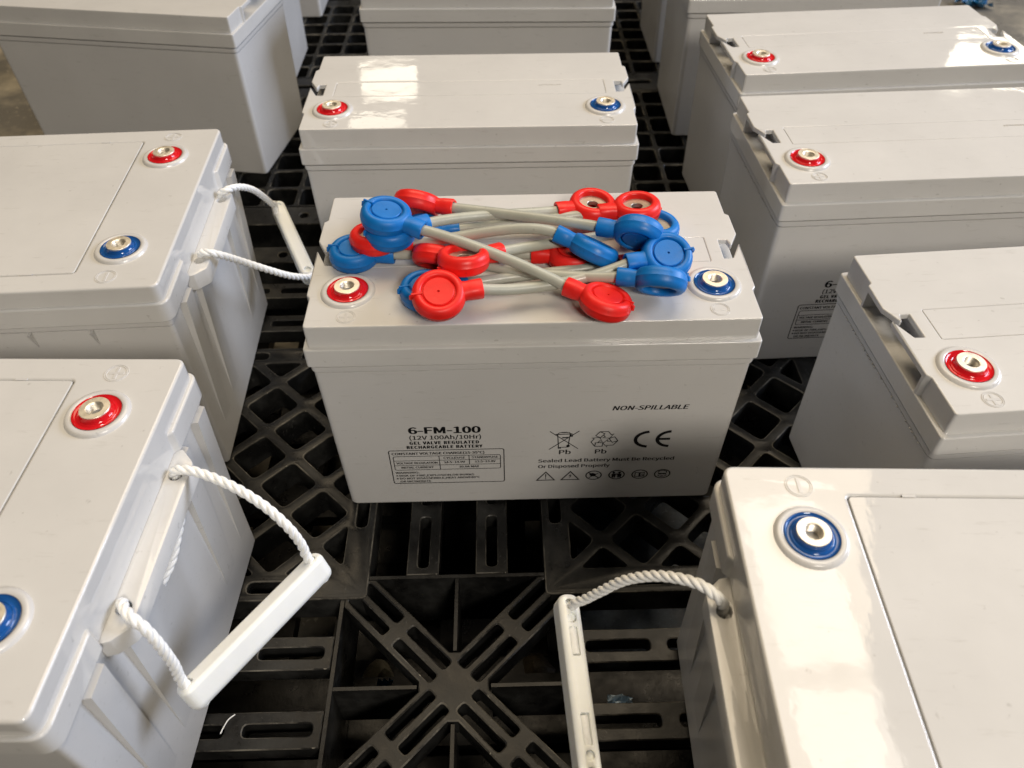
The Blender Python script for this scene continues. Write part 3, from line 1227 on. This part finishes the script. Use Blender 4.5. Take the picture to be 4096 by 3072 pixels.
B_PLACES = {
    'L2': ("grey rope-handled battery at the lower left, white grip hanging over the black pallet", -0.2355, -0.2315, -1.97),
    'L1': ("grey rope-handled battery at the middle left, its grip reaching behind the jumper-cable battery", -0.2779, 0.0851, 2.23),
    'BR': ("grey rope-handled battery at the lower right, blue terminal and glare on its lid", 0.0969, -0.3315, 177.68),
}
ROPES = {
    'L2': ([(-233.2, -182.6, 180), (-225.3, -184.4, 186), (-213.6, -186.2, 184), (-193.0, -193.1, 178), (-174.8, -200.9, 168), (-162.1, -207.7, 155), (-156.3, -210.1, 138), (-154.9, -211.9, 127)],
           [(-236.7, -272.8, 180), (-227.3, -283.6, 187), (-218.6, -289.0, 180), (-214.5, -292.0, 165), (-213.6, -293.1, 145), (-215.1, -293.8, 128)],
           [(-153.3, -212.0, 122), (-215.9, -297.2, 122)], (-0.35, 0.26, 0.90),
           [(-232.0, -190, 158), (-232.9, -211.0, 150), (-236.5, -222.3, 140), (-243.2, -232.6, 130), (-244.5, -236.8, 125)]),
    'BR': ([(96.6, -283.8, 180), (91.2, -283.0, 190), (81.1, -275.6, 192), (64.8, -263.8, 180), (48.7, -254.3, 160), (36.1, -249.1, 138), (27.6, -245.6, 122), (21.1, -243.2, 112)],
           [(96.0, -375, 180), (84, -378, 186), (55, -368, 165), (34, -352, 120), (27, -344, 100)],
           [(18.6, -240.5, 108), (25.0, -341.0, 92)], (0.22, -0.1, 0.97), None),
    'L1': ([(-280.3, 139.3, 180), (-271.0, 137.8, 188), (-265.2, 155.0, 180), (-261.1, 174.4, 165), (-259.5, 193.8, 145), (-259.5, 212.4, 125), (-261.0, 226.0, 115)],
           [(-274.7, 48.6, 180), (-266.9, 43.3, 187), (-257.9, 48.8, 180), (-249.1, 66.4, 160), (-234.2, 82.5, 138), (-222.2, 99.2, 118), (-211.8, 117, 102), (-210.0, 128, 95)],
           [(-261.0, 237.0, 108), (-214.9, 139.0, 88)], (0.10, -0.15, 0.98), None),
}
for key, (lab, x, y, a) in B_PLACES.items():
    t = make_battery_b(lab, (x, y, 0.0), radians(a))
    mw = Matrix.Translation((x, y, 0)) @ Matrix.Rotation(radians(a), 4, 'Z')
    up, low, ax, n, tail = ROPES[key]
    handle(t, key, mw.inverted(), up, low, ax, n, tail)


# ---------------------------------------------------------------- jumper cables
def boot_mb():
    b = MB()
    cap = [(0.0009, 0.0042), (0.0009, 0.0062), (0.0040, 0.0062), (0.0102, 0.0064), (0.0107, 0.0060), (0.0108, 0.0046), (0.0118, 0.0046), (0.0120, 0.0062), (0.0128, 0.0070),
           (0.0146, 0.0073), (0.0163, 0.0067), (0.0177, 0.0052), (0.0185, 0.0030), (0.01875, 0.0004), (0.0189, 0.0002), (0.0189, -0.0002), (0.01875, -0.0004),
           (0.0186, -0.0030), (0.0178, -0.0052), (0.0163, -0.0068), (0.0146, -0.0074), (0.0126, -0.0072), (0.0118, -0.0066), (0.0114, -0.0056), (0.0113, -0.0022)]
    b.lathe(cap[::-1], 44)
    b.disc(0.0113, 0.0040, 30, up=False)
    # neck
    secs = [(0.0120, 0.0066, 0.0052), (0.0165, 0.0071, 0.0060), (0.0195, 0.0064, 0.0060), (0.0220, 0.0066, 0.0064), (0.0300, 0.0068, 0.0066), (0.0308, 0.0064, 0.0062), (0.0310, 0.0056, 0.0054), (0.0305, 0.0044, 0.0044)]
    n = 24
    s = len(b.v)
    for x, ry, rz in secs:
        for k in range(n):
            a = 2 * pi * k / n
            c, q = cos(a), sin(a)
            e = 0.75
            b.v.append(Vector((x, ry * math.copysign(abs(c) ** e, c), rz * math.copysign(abs(q) ** e, q))))
    for i in range(len(secs) - 1):
        for k in range(n):
            a, d = s + i * n + k, s + i * n + (k + 1) % n
            b.f.append((a, d, d + n, a + n))
    # seam ridge on the capped face, with its nub
    b.box((-0.0187, -0.0006, 0.0050), (-0.0112, 0.0006, 0.0077))
    b.tube([(-0.0170, 0, 0.0062), (-0.0192, 0, 0.0046), (-0.0194, 0, 0.0018)], 0.0012, 8)
    return b


def lug_mb():
    b = MB()
    b.lathe([(0.0113, -0.0024), (0.0047, -0.0024), (0.0044, -0.0021), (0.0044, 0.0012)], 32)
    return b


def boot(parent, colour, centre, neck, roll, other, keep=0.3):
    d = (Vector(neck) - Vector(centre)).normalized()
    c = Vector(neck) - d * 0.031
    d = (d * keep + (Vector(other) - c).normalized() * (1 - keep)).normalized()
    up = Vector((0, 0, 1))
    up = (up - d * up.dot(d)).normalized()
    t = d.cross(up)
    if t.y > 0:
        t = -t
    z = up * cos(radians(roll)) + t * sin(radians(roll))
    o = shared("boot", 'boot' + colour, boot_mb, M[colour], parent, wn=False, smooth=40)
    o['label'] = f"{colour} vinyl terminal boot"
    o.matrix_local = basis(c, d, z)
    l = shared("lug", 'lug', lug_mb, M['lug'], o)
    return c, d


J_OFF = Vector((0, 0, 0))
# blue centre, blue neck end, red neck end, red centre (mm), roll of the blue cap, roll of the red cap, label
CABLES = [
    ((-106.5, -3.6, 250.8), (-77.7, -17.1, 246.8), (23.0, -60.1, 227.8), (48.3, -72.7, 223.8), -2, -14, "topmost jumper cable, slanting across the pile from blue boot to front red boot"),
    ((-112.1, -10.6, 238.8), (-76.9, 9.2, 237.8), (21.8, 31.2, 229.8), (47.0, 38.0, 227.8), 4, 183, "jumper cable whose blue boot lies just under the uppermost blue boot"),
    ((74.4, -16.6, 241.8), (49.9, -7.8, 243.8), (-57.0, 32.1, 234.8), (-84.8, 39.1, 232.8), 118, 132, "jumper cable at the back with its red boot standing on edge at the left"),
    ((47.4, -26.6, 231.8), (18.2, -16.1, 241.8), (-86.3, -7.6, 229.8), (-119.0, -1.7, 229.8), 147, 172, "jumper cable with tilted blue boot at mid pile, red end under two blue boots"),
    ((100.2, 17.0, 221.8), (70.0, 6.4, 224.8), (-22.8, -25.1, 235.8), (-51.2, -43.7, 238.8), 182, 166, "jumper cable whose open red ring lies on another red boot at the front left"),
    ((-133.7, -7.9, 220.8), (-102.2, -11.6, 220.8), (0.6, -13.4, 220.8), (28.1, -14.3, 220.8), 0, 0, "lowest jumper cable with its blue boot beside the red terminal"),
    ((-84.5, 17.6, 220.8), (-53.5, 18.6, 221.8), (55.4, 25.6, 229.8), (88.0, 32.1, 229.8), 180, 176, "jumper cable with an open red ring at the back right, its blue end buried"),
    ((89.9, -62.3, 231.8), (58.9, -57.8, 232.8), (-40.0, -33.0, 226.8), (-69.3, -22.0, 225.8), -52, -48, "jumper cable with a blue boot on edge beside the blue terminal"),
    ((-74.2, -53.3, 220.8), (-47.4, -43.0, 220.8), (64.9, -25.5, 220.8), (91.0, -22.9, 220.8), 0, 0, "buried jumper cable with its blue boot beneath the front red disc"),
    ((98.8, -37.9, 234.8), (66.9, -44.6, 234.8), (-34.9, -68.1, 232.8), (-64.9, -73.0, 231.8), 24, 22, "jumper cable with capped red disc in front and capped blue disc at the right"),
]
KEEP = {(3, 0): 1.0, (8, 1): 0.0, (1, 0): 0.55}
BOW = {0: 5, 1: 1, 7: -5, 9: -10}
for ci, (bc, bn, rn, rc, rb, rr, lab) in enumerate(CABLES):
    org = Vector(((bn[0] + rn[0]) / 2000, (bn[1] + rn[1]) / 2000, AH))
    t = thing("jumper_cable", lab, "cable", org, 0, "jumper cables piled on the battery")
    q = [Vector(p) / 1000 - org for p in (bc, bn, rn, rc)]
    c0, d0 = boot(t, 'blue', q[0], q[1], rb, q[3], KEEP.get((ci, 0), 0.3))
    c1, d1 = boot(t, 'red', q[3], q[2], rr, q[0], KEEP.get((ci, 1), 0.3))
    a, b = c0 + d0 * 0.0285, c1 + d1 * 0.0285
    L = (b - a).length
    bow = Vector((0, 0, BOW.get(ci, 0) / 1000))
    h0, h1 = a + d0 * L * 0.27 + bow, b + d1 * L * 0.27 + bow
    path = []
    for k in range(33):
        u = k / 32
        path.append(a * (1 - u) ** 3 + h0 * 3 * u * (1 - u) ** 2 + h1 * 3 * u * u * (1 - u) + b * u ** 3)
    mb = MB()
    mb.tube(path, 0.0040, 18)
    mb.build("wire", M['cable'], t, 60)


# ---------------------------------------------------------------- litter seen through the pallet
def pebble(name, label, cat, loc, r, m, seed, flat=0.7):
    rr = random.Random(seed)
    bm = bmesh.new()
    bmesh.ops.create_icosphere(bm, subdivisions=3, radius=1)
    offs = [Vector((rr.uniform(-1, 1), rr.uniform(-1, 1), rr.uniform(-1, 1))).normalized() for _ in range(9)]
    amps = [rr.uniform(0.72, 1.0) for _ in range(9)]
    for v in bm.verts:
        k = 1.0
        for o, a in zip(offs, amps):
            dd = v.co.dot(o)
            if dd > a:
                k = min(k, a / dd)
        v.co = Vector((v.co.x * r[0], v.co.y * r[1], v.co.z * r[2])) * k
    me = bpy.data.meshes.new(name)
    bm.to_mesh(me)
    bm.free()
    me.materials.append(M[m])
    o = link(name, me)
    o.location = loc
    tag(o, label, cat)
    return o


def crumple(name, label, cat, loc, s, m, seed):
    rr = random.Random(seed)
    b = MB()
    n = 7
    for i in range(n):
        for j in range(n):
            b.v.append(Vector(((i / (n - 1) - 0.5) * s[0] + rr.uniform(-0.1, 0.1) * s[0], (j / (n - 1) - 0.5) * s[1] + rr.uniform(-0.1, 0.1) * s[1], rr.uniform(0, s[2]))))
    for i in range(n - 1):
        for j in range(n - 1):
            a = i * n + j
            b.f += [(a, a + n, a + n + 1), (a, a + n + 1, a + 1)]
    o = b.build(name, M[m], None, 0)
    o.location = loc
    tag(o, label, cat)


pebble("stone", "rough grey stone under the near pallet's cross brace with blue scrap before it", "stone", (-0.1375, -0.198, -0.098), (0.014, 0.014, 0.024), 'stone', 2)
pebble("stone", "brownish round lump under the pallet beside the white hanging grip", "stone", (0.003, -0.192, -0.105), (0.020, 0.014, 0.018), 'lump', 5)
crumple("plastic_scrap", "small dark blue plastic scrap in front of the stone under the pallet", "scrap", (-0.1275, -0.214, -0.080), (0.013, 0.006, 0.014), 'blue_film', 4)
crumple("plastic_wrapper", "shiny crumpled blue and clear wrapper caught among the pallet slats", "wrapper", (0.063, -0.250, -0.040), (0.020, 0.010, 0.012), 'clear_film', 6)
crumple("plastic_bag", "small blue plastic scrap on the floor at the upper right corner", "scrap", (1.15, 1.475, -0.158), (0.07, 0.05, 0.03), 'blue_film', 9)
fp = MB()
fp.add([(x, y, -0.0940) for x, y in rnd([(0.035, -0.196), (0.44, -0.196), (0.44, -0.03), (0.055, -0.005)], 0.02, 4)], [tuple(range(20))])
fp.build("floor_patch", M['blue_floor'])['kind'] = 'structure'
b = MB()
b.tube(cr([(-0.2225, -0.2655, 0.0012), (-0.2265, -0.2695, 0.0016), (-0.2290, -0.2750, 0.0010), (-0.2300, -0.2790, 0.0012)], 8), 0.00045, 6)
tag(b.build("rope_strand", M['rope']), "short pale loose strand lying on a pallet slat beside the lower left battery", "strand")
